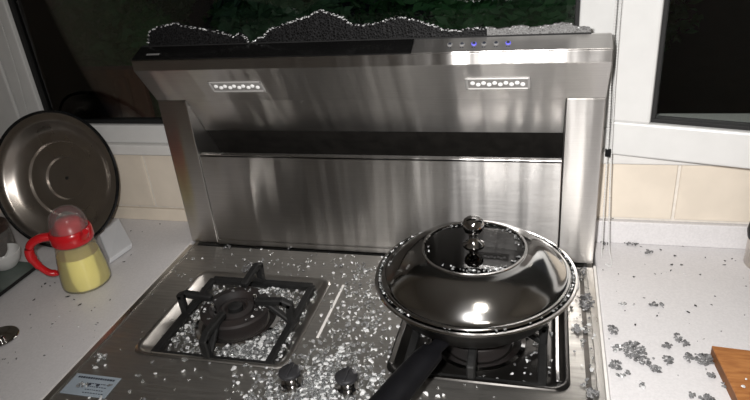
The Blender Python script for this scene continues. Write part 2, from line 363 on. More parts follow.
obj('rim', slab(rrect(RR[1]-.018, RR[1]-.012, RR[2]+.02, RR[3]-.02, .002), -.004, .001, .001), chrome, hob)
obj('groove', box(.413, .421, -.38, -.05, .0002, .0010), steel_dark, hob)
for s in (-1, 1):
    obj('edge_flange', box(min(s*.428, s*.440), max(s*.428, s*.440), -.60, -.012, 0, .003, .001), steel_tray, hob)
    obj('sealant', box(min(s*.4405, s*.4455), max(s*.4405, s*.4455), -.56, -.002, -.01, .0015, .001), white_trim, hob)
obj('inlay_strip', box(-.0395, -.0345, -.288, -.124, 0, .0012, .0004), white_trim, hob)
st = obj('sticker', slab([(-.424, -.484), (-.337, -.484), (-.337, -.437), (-.424, -.437)], .0002, .0008), sticker_m, hob)
bm = bmesh.new()
x = -.416
for k in range(15):
    w = random.uniform(.003, .0055); add_box(bm, x, x+w, -.4465, -.4425, .0008, .0011); x += w+.001
    if x > -.345: break
for yy in (-.456, -.463, -.470, -.477):
    x = -.385
    for k in range(8):
        w = random.uniform(.002, .005); add_box(bm, x, x+w, yy-.0008, yy+.0008, .0008, .0010); x += w+.0015
obj('lettering', bm, ink_m, st)
for cx in (-.384, -.368):
    bm = lathe([(0, .0012), (.0032, .0012), (.0032, .0008)], 14)
    for v in bm.verts: v.co += Vector((cx, -.4585, 0))
    obj('printed_dot', bm, ink_m, st)
def knob(x, y):
    k = thing('control_knob', None, None, (x, y, 0)); k.parent = hob
    obj('base_ring', lathe([(0, .0), (.019, .0), (.020, .003), (.017, .007), (.011, .008), (.011, .008)], 28), chrome, k, True)
    obj('stem', lathe([(.010, .007), (.0095, .013), (.011, .020), (.013, .024)], 24), chrome, k, True)
    bm = lathe([(.0105, .023), (.0170, .024), (.0182, .027), (.0176, .030), (.015, .032), (0, .0325)], 28)
    add_box(bm, -.003, .003, -.016, .016, .031, .035, .001)
    obj('cap', bm, knob_m, k, True)
    for key in ('label', 'category'): 
        if key in k: del k[key]
knob(-.040, -.408); knob(.053, -.404)

def burner(cx, cy, label):
    t = thing('gas_burner', label, 'burner', (cx, cy, -.0138), 'gas burners')
    obj('drip_ring', lathe([(.078, .0), (.080, .004), (.074, .006), (.066, .003), (.060, .0)], 48), chrome, t, True)
    obj('burner_head', lathe([(.056, 0), (.060, .014), (.064, .024), (.066, .031), (.063, .035), (.048, .037), (.044, .034), (.040, .024), (.030, .022)], 48), burner_mat, t, True)
    obj('flame_ring', lathe([(.034, .020), (.033, .030), (.025, .035), (.020, .033), (.018, .026), (0, .026)], 36), burner_mat, t, True)
    obj('center_cap', lathe([(.014, .026), (.014, .036), (.010, .039), (0, .039)], 24), cast_iron, t, True)
    for a in (40, 200):
        x, y = .040*math.cos(math.radians(a)), .040*math.sin(math.radians(a))
        bm = lathe([(0, .020), (.004, .020), (.004, .044), (.002, .047), (0, .047)], 12)
        for v in bm.verts: v.co += Vector((x, y, 0))
        obj('ignition_pin', bm, chrome, t, True)
    return t
burner(-.213, -.245, 'uncovered black gas burner in the left tray'); burner(.240, -.240, 'black gas burner under the covered wok')
def bar(pts, w, h):
    bm = bmesh.new(); P = [Vector(p) for p in pts]
    for a, b in zip(P, P[1:]):
        d = (b-a); L = d.length; q = d.to_track_quat('X', 'Z').to_matrix().to_4x4()
        b2 = box(-w*.35, L+w*.35, -w/2, w/2, -h/2, h/2, w*.18, 1); b2.transform(Matrix.Translation(a) @ q); merge(bm, b2)
    return bm
def support(cx, cy, label, hx=.110, hy=.118, zs=1.0):
    t = thing('pot_support', label, 'pan stand', (cx, cy, -.0137), 'cast iron pan stands')
    fr = bmesh.new()
    for s in (-1, 1):
        add_box(fr, -hx, hx, s*hy-.007, s*hy+.007, 0, .012, .002); add_box(fr, s*hx-.007, s*hx+.007, -hy, hy, 0, .011, .002)
    obj('frame', fr, cast_iron, t)
    for k in range(4):
        a = math.radians(90*k); ro = hx if k % 2 == 0 else hy
        pr = [(ro, .010), (ro+.002, .048), (ro-.012, .054), (.050, .050) if zs == 1 else (.074, .0600)]
        ar = bar([(r_, 0, z_*zs) for r_, z_ in pr], .014, .013)
        merge(ar, bar([(ro-.004, 0, .012), (ro-.044, 0, .048*zs)], .012, .010))
        ar.transform(Matrix.Rotation(a, 4, 'Z')); obj('arm', ar, cast_iron, t)
    return t
support(-.213, -.245, 'black cast iron pan stand around the uncovered left burner'); support(.240, -.240, 'black cast iron pan stand holding up the covered wok', .108, .108, .80)

# ------------------------------------------------------------------ the range hood
hood = thing('range_hood', 'wide brushed steel cooker hood with broken glass top', 'cooker hood', (0, .05, 0))
def hp(name, bm, m, parent=None, smooth=False):
    bm.transform(Matrix.Translation((0, -.05, 0))); return obj(name, bm, m, parent or hood, smooth)
hp('canopy', prism_x([(0, .343), (-.052, .420), (-.052, .440), (-.012, .456), (-.004, .456), (.04, .41), (.10, .38), (.10, .346)], -.44, .44, .0012), steel)
for s in (-1, 1):
    hp('side_pillar', box(min(s*.374, s*.44), max(s*.374, s*.44), 0, .102, .004, .3425, .0015), steel)
hp('slanted_panel', prism_x([(.001, .343), (.050, .259), (.052, .261), (.006, .344)], -.373, .373), steel)
hp('slanted_panel_shade', prism_x([(.052, .2605), (.098, .180), (.0985, .182), (.056, .2615)], -.373, .373), dark_void)  # lower part of the slanted steel, painted dark as its shade
bm = box(-.3725, .3725, .0015, .013, .014, .222, .0015); add_box(bm, -.3725, .3725, .0015, .0145, .2165, .2225, .001)
hp('splash_panel', bm, steel)
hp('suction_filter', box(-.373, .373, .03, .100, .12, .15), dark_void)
hp('rear_plate', box(-.373, .373, .099, .102, .01, .34), dark_void)
hp('base_rail', box(-.373, .373, -.002, .016, .002, .0145, .001), steel)
sl = math.atan2(.016, .040)
def on_slope(bm):                     # local: x, y up the slope, z out of it
    bm.transform(Matrix.Translation((0, -.052, .440)) @ Matrix.Rotation(sl, 4, 'X')); return bm
gs = hp('control_strip_dark', on_slope(box(-.4385, .112, .0015, .0420, .0004, .0026, .0006, 1)), black_glass_and_reflection)  # left part of the steel strip, blackened as the dark window it reflects
cs = hp('control_strip', on_slope(box(.1125, .4385, .0015, .0420, .0002, .0016, .0006, 1)), steel)
bm = bmesh.new(); x = -.412
for k in range(6): add_box(bm, x, x+.0035, .014, .019, .0026, .0029); x += .0048
hp('lettering', on_slope(bm), ink_grey, gs)
for k, x in enumerate((.177, .198, .218, .235, .255, .275)):
    bm = lathe([(.0046, .0016), (.0044, .0030), (.0030, .0032)], 20)
    bm.transform(Matrix.Translation((x, .023, 0))); b = hp('button', on_slope(bm), led_blue if k in (2, 5) else ink_grey, cs)
    bm = lathe([(.0030, .0031), (.0026, .0042), (0, .0044)], 16); bm.transform(Matrix.Translation((x, .023, 0)))
    hp('button_top', on_slope(bm), ink_m, b)
    bm = bmesh.new(); add_box(bm, x-.003, x-.0008, .0125, .0145, .0016, .0019); add_box(bm, x+.0008, x+.003, .0125, .0145, .0016, .0019)
    hp('symbol', on_slope(bm), ink_m, b)
hp('gasket', box(-.438, .408, -.012, -.003, .4545, .4590, .0008, 1), black_rubber)
# recessed LED lamps on the tilted face
fa = math.atan2(.052, .077)
def on_face(bm):                       # local: x, z up the face, -y out of it
    bm.transform(Matrix.Translation((0, 0, .343)) @ Matrix.Rotation(fa, 4, 'X')); return bm
for (x0, x1) in ((-.297, -.184), (.201, .313)):
    z0, z1 = .028, .059
    fx = bmesh.new()
    add_box(fx, x0, x1, -.0030, 0, z0, z0+.004, .001, 1); add_box(fx, x0, x1, -.0030, 0, z1-.004, z1, .001, 1)
    add_box(fx, x0, x0+.005, -.0030, 0, z0, z1, .001, 1); add_box(fx, x1-.005, x1, -.0030, 0, z0, z1, .001, 1)
    fxo = hp('light_fixture', on_face(fx), led_frame)
    hp('reflector', on_face(box(x0+.005, x1-.005, -.0008, 0, z0+.004, z1-.004)), led_tray, fxo)
    n = 10
    for k in range(n):
        bm = lathe([(.0042, 0), (.0042, .0014), (.0028, .0030), (0, .0036)], 12)
        bm.transform(Matrix.Translation((x0+.013+(x1-x0-.026)*k/(n-1), -.0008, (z0+z1)/2+.002*(-1)**k)) @ Matrix.Rotation(math.pi/2, 4, 'X'))
        hp('led', on_face(bm), led_white, fxo, True)

# crumbs of tempered glass
def crumb_mesh(name, m, seed, flat=0.7):
    rd = random.Random(seed); bm = bmesh.new()
    for i in range(11):
        v = Vector((rd.gauss(0, 1), rd.gauss(0, 1), rd.gauss(0, 1))).normalized()*rd.uniform(.75, 1.1)
        bm.verts.new((v.x*.5, v.y*.5, v.z*.5*flat))
    bmesh.ops.convex_hull(bm, input=bm.verts)
    for v in [v for v in bm.verts if not v.link_faces]: bm.verts.remove(v)
    lo = min(v.co.z for v in bm.verts)
    for v in bm.verts: v.co.z -= lo
    me = bpy.data.meshes.new(name); bm.to_mesh(me); bm.free(); me.materials.append(m); return me
CR = [crumb_mesh('glass_crumb', (crumb_m, crumb_clear, crumb_grey, crumb_clear)[i % 4], 100+i) for i in range(12)]
CRW = [crumb_mesh('glass_crumb', crumb_m, 150+i) for i in range(4)]
CRD = [crumb_mesh('dark_glass_crumb', crumb_grey if i % 4 == 3 else crumb_dark, 200+i, .55) for i in range(8)]
CRF = [crumb_mesh('glass_fleck', fleck_m, 300+i, .3) for i in range(5)]
def stuff_mesh(items, meshes):         # items: (x, y, z, size, rotz)
    verts, faces, mi, ms = [], [], [], []
    for it in items:
        x, y, z, s, a = it; me = random.choice(meshes); o = len(verts); ca, sa = math.cos(a)*s, math.sin(a)*s
        if me.materials[0] not in ms: ms.append(me.materials[0])
        for v in me.vertices: verts.append((x+v.co.x*ca-v.co.y*sa, y+v.co.x*sa+v.co.y*ca, z+v.co.z*s))
        for p in me.polygons: faces.append([o+i for i in p.vertices]); mi.append(ms.index(me.materials[0]))
    me = bpy.data.meshes.new('glass_crumbs'); me.from_pydata(verts, [], faces); me.update()
    for m in ms: me.materials.append(m)
    me.polygons.foreach_set('material_index', mi); return me

# what still stands of the glass: outline traced on its own upright plane
def remnant(px, m, bottom, edge_n, name='broken_glass'):
    gy = -.0075; th = .0035
    top = [onY(x, y, gy) for x, y in px]
    out = []
    for a, b in zip(top, top[1:]):
        n = max(2, int((b-a).length/.004))
        for k in range(n): out.append(a.lerp(b, k/n) + Vector((0, 0, random.uniform(-.0012, .0012))))
    out.append(top[-1])
    bm = bmesh.new()
    rows = {}
    for s, y in ((0, gy-th), (1, gy+th)):
        rows[s] = ([bm.verts.new((p.x, y+random.uniform(-.0004, .0004), max(p.z, bottom+.001))) for p in out], [bm.verts.new((p.x, y, bottom)) for p in out])
    n = len(out)
    for i in range(n-1):
        for s in (0, 1): bm.faces.new((rows[s][0][i], rows[s][0][i+1], rows[s][1][i+1], rows[s][1][i]))
        bm.faces.new((rows[0][0][i], rows[0][0][i+1], rows[1][0][i+1], rows[1][0][i])); bm.faces.new((rows[0][1][i], rows[0][1][i+1], rows[1][1][i+1], rows[1][1][i]))
    for i in (0, n-1): bm.faces.new((rows[0][0][i], rows[1][0][i], rows[1][1][i], rows[0][1][i]))
    g = hp(name, bm, m)
    items = []
    for k in range(edge_n):
        p = random.choice(out); items.append((p.x+random.uniform(-.002, .002), gy+random.uniform(-.0045, .001)-.05, p.z-.0020+random.uniform(-.0006, .0006), random.uniform(.0026, .0050), random.uniform(0, 6)))
    e = link('crumbled_edge', stuff_mesh(items, CRW), None, g); e['kind'] = 'stuff'
    e['label'] = 'white crumbled broken edge'
    return g
remnant([(149, 42), (150, 31), (158, 26.5), (165, 25), (178, 22.5), (186, 26), (205, 28), (222, 32), (233, 36), (240, 33), (245, 35), (249, 41)], crazed_dark, .4555, 190)
remnant([(254, 41), (257, 38.5), (263, 36), (270, 29), (283, 24), (302, 17.5), (312, 14), (320, 9.5), (330, 12), (342, 17), (350, 23), (366, 24.5), (378, 22), (392, 18), (402, 16.5), (415, 19), (430, 24), (445, 29), (458, 30), (470, 28), (486, 27)], crazed_dark, .4555, 420)
remnant([(487, 27), (500, 29), (510, 27), (520, 25), (530, 27), (545, 25), (555, 23.5), (562, 22), (570, 24), (578, 27), (590, 27), (591, 33)], crazed_pale, .4555, 40)

# ------------------------------------------------------------------ covered wok on the right burner
WX, WYc, WZ = .236, -.246, .130
wok = thing('wok', 'dark steel wok with long black handle on the right burner', 'wok', (WX, WYc, .037))
d = WZ-.037
outp = [(0, 0), (.050, .001), (.075, .006), (.105, .024), (.130, .048), (.150, .076), (.159, d-.004), (.1615, d-.001), (.161, d+.001), (.157, d)]
inp = [(.148, .074), (.128, .049), (.104, .027), (.074, .009), (.050, .004), (0, .003)]
obj('bowl', lathe(outp+inp, 72), dark_steel, wok, True)
bm = lathe([(.1565, d-.003), (.1600, d-.004), (.1625, d-.0005), (.1610, d+.0022), (.1575, d+.0022)], 72, True)
obj('rim', bm, polished, wok, True)
hb = Vector((.194, -.388, .086)) - Vector((WX, WYc, .037))
h1 = [hb + Vector((.016, .040, -.004)), hb + Vector((.004, .012, .0)), hb + Vector((-.010, -.022, .002))]
obj('handle_bracket', tube(smooth_path(h1, 5), .012, 12, .7), black_plastic, wok, True)
hpts = [hb + Vector(p) for p in ((-.004, -.008, .001), (-.016, -.034, .0), (-.036, -.072, -.008), (-.056, -.110, -.016), (-.082, -.158, -.018), (-.100, -.19, -.014))]
obj('handle', tube(smooth_path(hpts, 6), [.012]+[.019+.004*math.sin(i/30*3.0) for i in range(29)]+[.016], 16, .72), black_plastic, wok, True)
lid = thing('pan_lid', 'domed steel lid with glass centre and ball knob covering the wok', 'lid', (WX, WYc, WZ+.001))
obj('dome', lathe(fine([(.1520, -.001), (.1525, .0015), (.150, .004), (.146, .0045), (.141, .008), (.130, .020), (.114, .034), (.098, .043), (.085, .0472), (.0825, .0480), (.0815, .0465), (.085, .0452), (.098, .041), (.114, .032), (.129, .018), (.139, .007), (.143, .0025)]), 96), polished, lid, True)
obj('window_ring', lathe([(.0835, .0478), (.0832, .0498), (.0800, .0500), (.0785, .0485)], 80), polished, lid, True)
obj('glass_center', lathe([(.0815, .0472), (.060, .0500), (.03, .0520), (0, .0525)], 64), lid_glass, lid, True)
obj('inner_plate', lathe([(.0815, .0455), (.05, .0462), (0, .0465)], 48), black_glass_and_reflection, lid, True)
obj('knob_base', lathe([(0, .052), (.0165, .0518), (.0170, .0540), (.011, .0570), (.0072, .064), (.0068, .070)], 32), polished, lid, True)
obj('knob', lathe([(.0068, .069), (.0085, .073), (.0130, .077), (.0165, .084), (.0170, .090), (.0150, .0965), (.0100, .1005), (.004, .102), (0, .1022)], 32), polished, lid, True)

# ------------------------------------------------------------------ left counter
LR = .170
lc = on(54.5, 180, .152)
ll = thing('pan_lid', 'large round steel pan lid leaning hollow side out against the wall', 'lid')
ln = Vector((.10, -.93, .33)).normalized()
lq = ln.to_track_quat('Z', 'Y')
ll.rotation_euler = lq.to_euler(); ll.location = lc; ll.scale = (.93, .93, .93)
ins = [(0, -.0500), (.052, -.0490), (.055, -.0440), (.058, -.0430), (.094, -.0405), (.098, -.0345), (.102, -.0335), (.122, -.0300), (.136, -.0210), (.146, -.0090), (.151, -.0050), (.158, -.0040), (.166, -.002), (.170, .0)]
obj('dish', lathe(ins + [(.171, .001), (.172, -.001)] + [(r_+.0005, z_-.0022) for r_, z_ in ins[::-1]], 80), polished_old, ll, True)
obj('rim', lathe([(.167, -.003), (.172, -.005), (.175, -.001), (.1735, .004), (.169, .0035)], 80, True), mat('dark_rim', (.05, .052, .055), .2, .8, var=.2), ll, True)
obj('screw', lathe([(0, -.0465), (.003, -.047), (.0045, -.0495)], 16), black_rubber, ll, True)
# oil jug
jx, jy = -.594, -.178
jug = thing('oil_jug', 'clear glass oil jug with red lid half full of yellow oil', 'jug', (jx, jy, CT))
obj('glass_body', lathe([(0, .001), (.044, .001), (.049, .005), (.050, .012), (.0485, .035), (.044, .07), (.0385, .100), (.036, .118)], 48), jug_glass, jug, True)
obj('oil', lathe([(0, .004), (.043, .004), (.0475, .008), (.0483, .014), (.0468, .035), (.0428, .068), (.0415, .077), (0, .077)], 48), oil_m, jug, True)
obj('red_collar', lathe([(.0345, .107), (.0390, .105), (.0425, .110), (.0420, .131), (.0390, .135), (.034, .134)], 48, True), red_pl, jug, True)
obj('inner_cap', lathe([(.034, .130), (.030, .145), (.020, .155), (0, .158)], 36), red_clear, jug, True)
obj('dome_cap', lathe([(.037, .132), (.037, .148), (.032, .166), (.022, .177), (.010, .182), (0, .183)], 40), jug_glass, jug, True)
hd = Vector((-.83, -.55, 0)).normalized()
hpth = [hd*.036+Vector((0, 0, .124)), hd*.058+Vector((0, 0, .126)), hd*.078+Vector((0, 0, .117)), hd*.086+Vector((0, 0, .096)), hd*.080+Vector((0, 0, .070)), hd*.066+Vector((0, 0, .047)), hd*.052+Vector((0, 0, .040)), hd*.0478+Vector((0, 0, .040))]
obj('handle', tube(smooth_path(hpth, 6), [.011]*8+[.0105]*14+[.0085]*14+[.007]*7, 12, .8), red_pl, jug, True)
obj('spout', tube([(.034, -.01, .122), (.046, -.014, .130), (.052, -.016, .138)], [.010, .008, .006], 12), red_pl, jug, True)
# white slab behind the jug
q = [on(113, 216, .036), on(127, 242, .010), on(104, 258, .010), on(94, 233, .036)]
bm = bmesh.new(); th = Vector((0, .006, .010))
tv = [bm.verts.new(p) for p in q]; bv = [bm.verts.new(p-th) for p in q]
bm.faces.new(tv); bm.faces.new(bv[::-1])
for k in range(4): bm.faces.new((tv[k], bv[k], bv[(k+1) % 4], tv[(k+1) % 4]))
bmesh.ops.recalc_face_normals(bm, faces=bm.faces); bmesh.ops.bevel(bm, geom=list(bm.edges), offset=.0025, segments=2, affect='EDGES', profile=0.5)
add_box(bm, q[0].x-.03, q[0].x-.015, q[0].y-.025, q[0].y-.012, CT, .018, .001)
bm.transform(Matrix.Translation((.018, -.004, 0))); o = obj('plastic_tray', bm, slab_m); tag(o, 'plain white plastic tray propped aslant between oil jug and wall', 'tray')
# tinted glass board with jar and bowl at the left edge
e0, e1 = on(40, 263, .01), on(-4, 296, .01); ed = (e1-e0).normalized(); en = Vector((-abs(ed.y), abs(ed.x)*-1, 0)); en = Vector((ed.y, -ed.x, 0))
if en.x > 0: en = -en
gb = [e0, e1+ed*.06, e1+ed*.06+en*.22, e0+en*.22]
t = thing('glass_board', 'tinted green glass board with black edge under the white bowl', 'board', (0, 0, 0))
obj('sheet', slab([(p.x, p.y) for p in gb], .004, .010, .001), green_glass, t)
obj('edge_strip', tube([e0+Vector((0, 0, -.003)), e1+ed*.06+Vector((0, 0, -.003))], .0035, 8), black_rubber, t)
for p in (gb[0]-ed*-.02+en*.02, gb[1]-ed*.02+en*.02, gb[2]-ed*.02-en*.02, gb[3]+ed*.02-en*.02):
    bm = lathe([(0, CT), (.008, CT), (.008, .004), (0, .004)], 14)
    for v in bm.verts: v.co += Vector((p.x, p.y, 0))
    obj('foot', bm, black_rubber, t)
bp_ = on(10, 264, .0105); 
t = thing('small_bowl', 'small white ceramic bowl on the green glass board', 'bowl', (bp_.x-.002, bp_.y-.008, .0105))
obj('bowl_wall', lathe([(0, 0), (.022, 0), (.028, .006), (.036, .022), (.039, .036), (.0375, .037), (.034, .023), (.026, .008), (0, .005)], 40), ceramic, t, True)
jp = Vector((-.870, -.118, 0))
t = thing('spice_jar', 'clear jar of dark brown spice at the left edge of the counter', 'jar', (jp.x, jp.y, .0105))
obj('glass_body', lathe([(0, 0), (.036, 0), (.038, .004), (.038, .06), (.034, .068)], 36), jug_glass, t, True)
obj('contents', lathe([(0, .003), (.035, .003), (.036, .03), (.035, .052), (0, .055)], 36), jar_dark, t, True)
obj('cap', lathe([(.034, .066), (.037, .067), (.037, .082), (.034, .085), (0, .085)], 36), jar_dark, t, True)
dp = on(0, 338, .004)
t = thing('steel_dish', 'shallow shiny steel dish at the left edge of the counter', 'dish', (dp.x, dp.y, CT))
obj('bowl', lathe([(0, 0), (.016, 0), (.026, .003), (.033, .008), (.034, .0085), (.033, .0095), (.025, .005), (.015, .002), (0, .002)], 40), polished, t, True)
obj('center_boss', lathe([(.008, .002), (.007, .007), (.004, .009), (0, .0095)], 24), polished, t, True)

# ------------------------------------------------------------------ right counter
cbz = .018
oc = [on(x, y, cbz) for x, y in ((712, 345.5), (716, 354), (722, 366), (728, 378), (734, 390), (739, 401))]
pts = [(p.x, p.y) for p in oc] + [(.624, -.44), (.70, -.50), (.90, -.50), (.92, -.30), (.90, -.262)]
cb = thing('cutting_board', 'orange brown wooden cutting board at the right edge of the counter', 'cutting board', (.75, -.36, CT))
bm = slab([(x-.75, y+.36) for x, y in pts], .0, cbz-CT-.003, 0); obj('board', bm, wood_edge, cb)
bm = slab([(x-.75, y+.36) for x, y in pts], cbz-CT-.003, cbz-CT, .0012); obj('top_face', bm, wood_board, cb)
t = thing('condiment_jar', 'steel jar with round black cap at the right edge under the window', 'jar', (.752, .040, CT))
obj('body', lathe([(0, 0), (.034, 0), (.036, .004), (.036, .050), (.032, .058)], 36), polished_old, t, True)
obj('cap', lathe([(.031, .056), (.0375, .058), (.040, .070), (.038, .085), (.028, .095), (0, .098)], 36), black_plastic, t, True)

# blind cord beside the hood, and the one at the left window
def cord(name, label, strands, extra, bead):
    t = thing(name, label, 'cord', strands[0][-1])
    base = Vector(strands[0][-1])
    for s in strands:
        P = smooth_path(s, 6)
        obj('string', tube([p-base for p in P], bead*.45, 6), upvc, t)
        bm = bmesh.new(); L = 0
        for a, b in zip(P, P[1:]):
            n = max(1, int((b-a).length/(bead*2.6)))
            for k in range(n):
                b2 = bmesh.new(); bmesh.ops.create_icosphere(b2, subdivisions=1, radius=bead); b2.transform(Matrix.Translation(a.lerp(b, k/n)-base)); merge(bm, b2)
        o = obj('bead_string', bm, upvc, t, True); o['kind'] = 'stuff'
    for p in extra: 
        b2 = box(-.005, .005, -.004, .004, -.007, .007, .001, 1); b2.transform(Matrix.Translation(Vector(p)-base)); obj('clip', b2, black_plastic, t)
cord('beaded_cord', 'thin beaded blind cord hanging beside the right side of the hood',
     [[(.4475, .040, 1.2), (.447, .040, .50), (.453, .040, .227), (.457, .038, .047), (.459, .03, CT+.003)],
      [(.4555, .040, 1.2), (.455, .040, .50), (.4605, .040, .227), (.466, .040, .10), (.470, .034, .03), (.476, .015, CT+.003), (.4720, .000, CT+.003), (.464, .008, CT+.003)]],
     [(.4545, .039, .224)], .0018)
cord('blind_chain', 'thin beaded blind chain hanging at the left window frame', [[(-.842, .085, 1.2), (-.848, .085, .50), (-.864, .088, .29), (-.872, .088, .215)]], [], .0022)

# ------------------------------------------------------------------ shattered glass lying about
items = []                             # (x, y, z, size, region)
def rnd(a, b): return random.uniform(a, b)
def inside(x, y, rc, ins=0): return rc[0]+ins < x < rc[1]-ins and rc[2]+ins < y < rc[3]-ins
def scatter(n, fx, fy, z, region, smin=.004, smax=.010, keep=None):
    k = 0; tries = 0
    while k < n and tries < n*40:
        tries += 1
        x, y = fx(), fy()
        if keep and not keep(x, y): continue
        items.append((x, y, z, smin+(smax-smin)*random.random()**1.8, region)); k += 1
def on_plate(x, y):
    if inside(x, y, RL, -.004) or inside(x, y, RR, -.004): return False
    for kx, ky in ((-.040, -.408), (.053, -.404)):
        if math.hypot(x-kx, y-ky) < .022: return False
    return not (inside(x, y, (-.424, -.337, -.484, -.437)) and random.random() < .9)
g = random.gauss
scatter(560, lambda: g(.022, .042), lambda: rnd(-.40, -.06), .0002, 'plate', keep=lambda x, y: on_plate(x, y) and -.068 < x < .105)
scatter(520, lambda: g(.008, .06), lambda: g(-.425, .045), .0002, 'plate', .005, .014, keep=lambda x, y: on_plate(x, y) and y > -.56)
scatter(420, lambda: g(.005, .052), lambda: g(-.405, .035), .0040, 'pile', .005, .011, keep=lambda x, y: on_plate(x, y) and y > -.56)
scatter(160, lambda: g(.0, .045), lambda: g(-.430, .03), .0085, 'pile', .005, .010, keep=lambda x, y: on_plate(x, y) and y > -.56)
scatter(110, lambda: g(-.13, .12), lambda: rnd(-.108, -.012), .0002, 'plate', .004, .010, keep=lambda x, y: on_plate(x, y) and -.42 < x < .3)
scatter(45, lambda: rnd(-.425, -.10), lambda: rnd(-.52, -.375), .0002, 'plate', .005, .013, keep=on_plate)
scatter(14, lambda: rnd(-.42, -.362), lambda: rnd(-.38, -.05), .0002, 'plate', .004, .010, keep=on_plate)
scatter(80, lambda: g(.413, .013), lambda: rnd(-.45, -.02), .0012, 'right_edge', .004, .010, keep=lambda x, y: .39 < x < .437)
scatter(35, lambda: rnd(.11, .43), lambda: rnd(-.50, -.36), .0002, 'plate', .004, .008, keep=on_plate)
def in_left(x, y):
    if not inside(x, y, RL, .022): return False
    dd = math.hypot(x+.213, y+.245)
    if dd < .080: return False
    if abs(abs(x+.213)-.110) < .009 and abs(y+.245) < .12: return False
    if abs(abs(y+.245)-.118) < .009 and abs(x+.213) < .12: return False
    wgt = .35 + .5*((x-RL[0])/(RL[1]-RL[0])) + .25*((RL[3]-y)/(RL[3]-RL[2]))
    return random.random() < wgt
scatter(620, lambda: rnd(RL[0], RL[1]), lambda: rnd(RL[2], RL[3]), -.0136, 'tray', .005, .011, keep=in_left)
scatter(260, lambda: rnd(-.20, RL[1]), lambda: rnd(RL[2], -.27), -.0085, 'tray', .006, .012, keep=in_left)
def in_right(x, y): return inside(x, y, RR, .022) and math.hypot(x-.24, y+.24) > .084 and abs(abs(x-.24)-.108) > .008 and abs(abs(y+.24)-.108) > .008
scatter(75, lambda: rnd(RR[0], RR[1]), lambda: rnd(RR[2], RR[3]), -.0136, 'right_tray', .005, .009, keep=in_right)
for k in range(150):                   # caught between lid and wok rim
    a = random.choice((g(.5, .75), rnd(0, 6.28), g(3.2, .5))); items.append((WX+.1545*math.cos(a), WYc+.1545*math.sin(a), WZ+.0028, rnd(.003, .0058), 'rim'))
for k in range(60):                    # around the glass centre of the lid
    a = random.choice((g(.3, .9), g(-1.2, .5), rnd(0, 6.28))); rr_ = rnd(.066, .0775); items.append((WX+rr_*math.cos(a), WYc+rr_*math.sin(a), WZ+.0495, rnd(.003, .007), 'lid'))
for k in range(22):                    # on the left burner
    a = rnd(0, 6.28); rr_ = rnd(.046, .060); items.append((-.213+rr_*math.cos(a), -.245+rr_*math.sin(a), .0225, rnd(.005, .010), 'burner'))
scatter(34, lambda: rnd(.452, .62), lambda: rnd(-.46, .08), CT+.0002, 'right_counter', .002, .006)
scatter(16, lambda: rnd(.62, .76), lambda: rnd(-.20, .06), CT+.0002, 'right_counter', .002, .005)
scatter(9, lambda: rnd(.62, .72), lambda: rnd(-.36, -.26), cbz+.0002, 'board', .004, .009)
scatter(34, lambda: rnd(-.72, -.455), lambda: rnd(-.50, -.25), CT+.0002, 'left_counter', .002, .006)
WORDS = {'pile': ('clear glass crumb on top of the heap around the knobs', 'glass crumbs heaped around the knobs'),
         'plate': ('small clear glass crumb on the stove top plate', 'glass crumbs on the stove top'),
         'tray': ('small clear glass crumb in the left burner tray', 'glass crumbs in the left tray'),
         'right_tray': ('small clear glass crumb in the dark right burner tray', 'glass crumbs in the right tray'),
         'right_edge': ('small clear glass crumb on the right margin of the stove', 'glass crumbs right of the wok'),
         'rim': ('tiny clear glass crumb caught around the rim of the wok lid', 'glass crumbs on the wok rim'),
         'lid': ('tiny clear glass crumb on the glass centre of the lid', 'glass crumbs on the lid'),
         'burner': ('small clear glass crumb lying on the left burner', 'glass crumbs on the burner'),
         'right_counter': ('tiny clear glass crumb on the right white countertop', 'glass crumbs on the right counter'),
         'board': ('small clear glass crumb on the wooden cutting board', 'glass crumbs on the cutting board'),
         'left_counter': ('tiny clear glass crumb on the left countertop', 'glass crumbs on the left counter')}
def words(x, y, rg):
    if rg == 'plate':
        w = ('behind the left burner tray' if y > -.112 and x < -.068 else 'behind the wok, between the trays' if y > -.112 else
             'on bare steel left of the burner tray' if x < -.357 else 'in front of the left burner tray' if y < -.372 and x < -.075 else
             'in front of the dark right tray' if y < -.356 and x > .09 else 'left of the left knob' if y < -.365 and x < -.045 else
             ('behind and between the two knobs' if y > -.40 else 'in front of and between the two knobs') if y < -.365 and x < .05 else 'right of the right knob, by the wok handle' if y < -.365 else
             'left of the pale inlay strip' if x < -.037 else 'just right of the pale inlay strip' if x < .03 else 'beside the wok, midway between the trays')
        return 'clear glass crumb on the stove top '+w, 'glass crumbs '+w
    if rg == 'tray':
        w = 'left' if x < -.30 else 'right' if x > -.125 else 'behind' if y > -.245 else 'in front'
        w = {'left': 'left of the burner', 'right': 'right of the burner', 'behind': 'behind the burner', 'in front': 'in front of the burner'}[w]
        return 'clear glass crumb in the left tray '+w, 'glass crumbs in the left tray '+w
    return WORDS[rg]
order = sorted(range(len(items)), key=lambda i: -items[i][3]/(Vector(items[i][:3])-CAM).length)
for i in order[:300]:
    x, y, z, s, rg = items[i]
    o = bpy.data.objects.new('glass_crumb', random.choice(CR)); C.objects.link(o)
    o.location = (x, y, z); o.scale = (s, s*rnd(.7, 1), s*rnd(.7, 1)); o.rotation_euler = (0, 0, rnd(0, 6.28))
    lb, gp = words(x, y, rg); tag(o, lb, 'glass crumb', gp)
rest = [items[i] for i in order[300:]]
o = link('glass_crumbs', stuff_mesh([(x, y, z, s, rnd(0, 6)) for x, y, z, s, r_ in rest], CR), None)
tag(o, 'countless finest glass crumbs scattered over stove, lid and counters', 'glass crumbs', None, 'stuff')

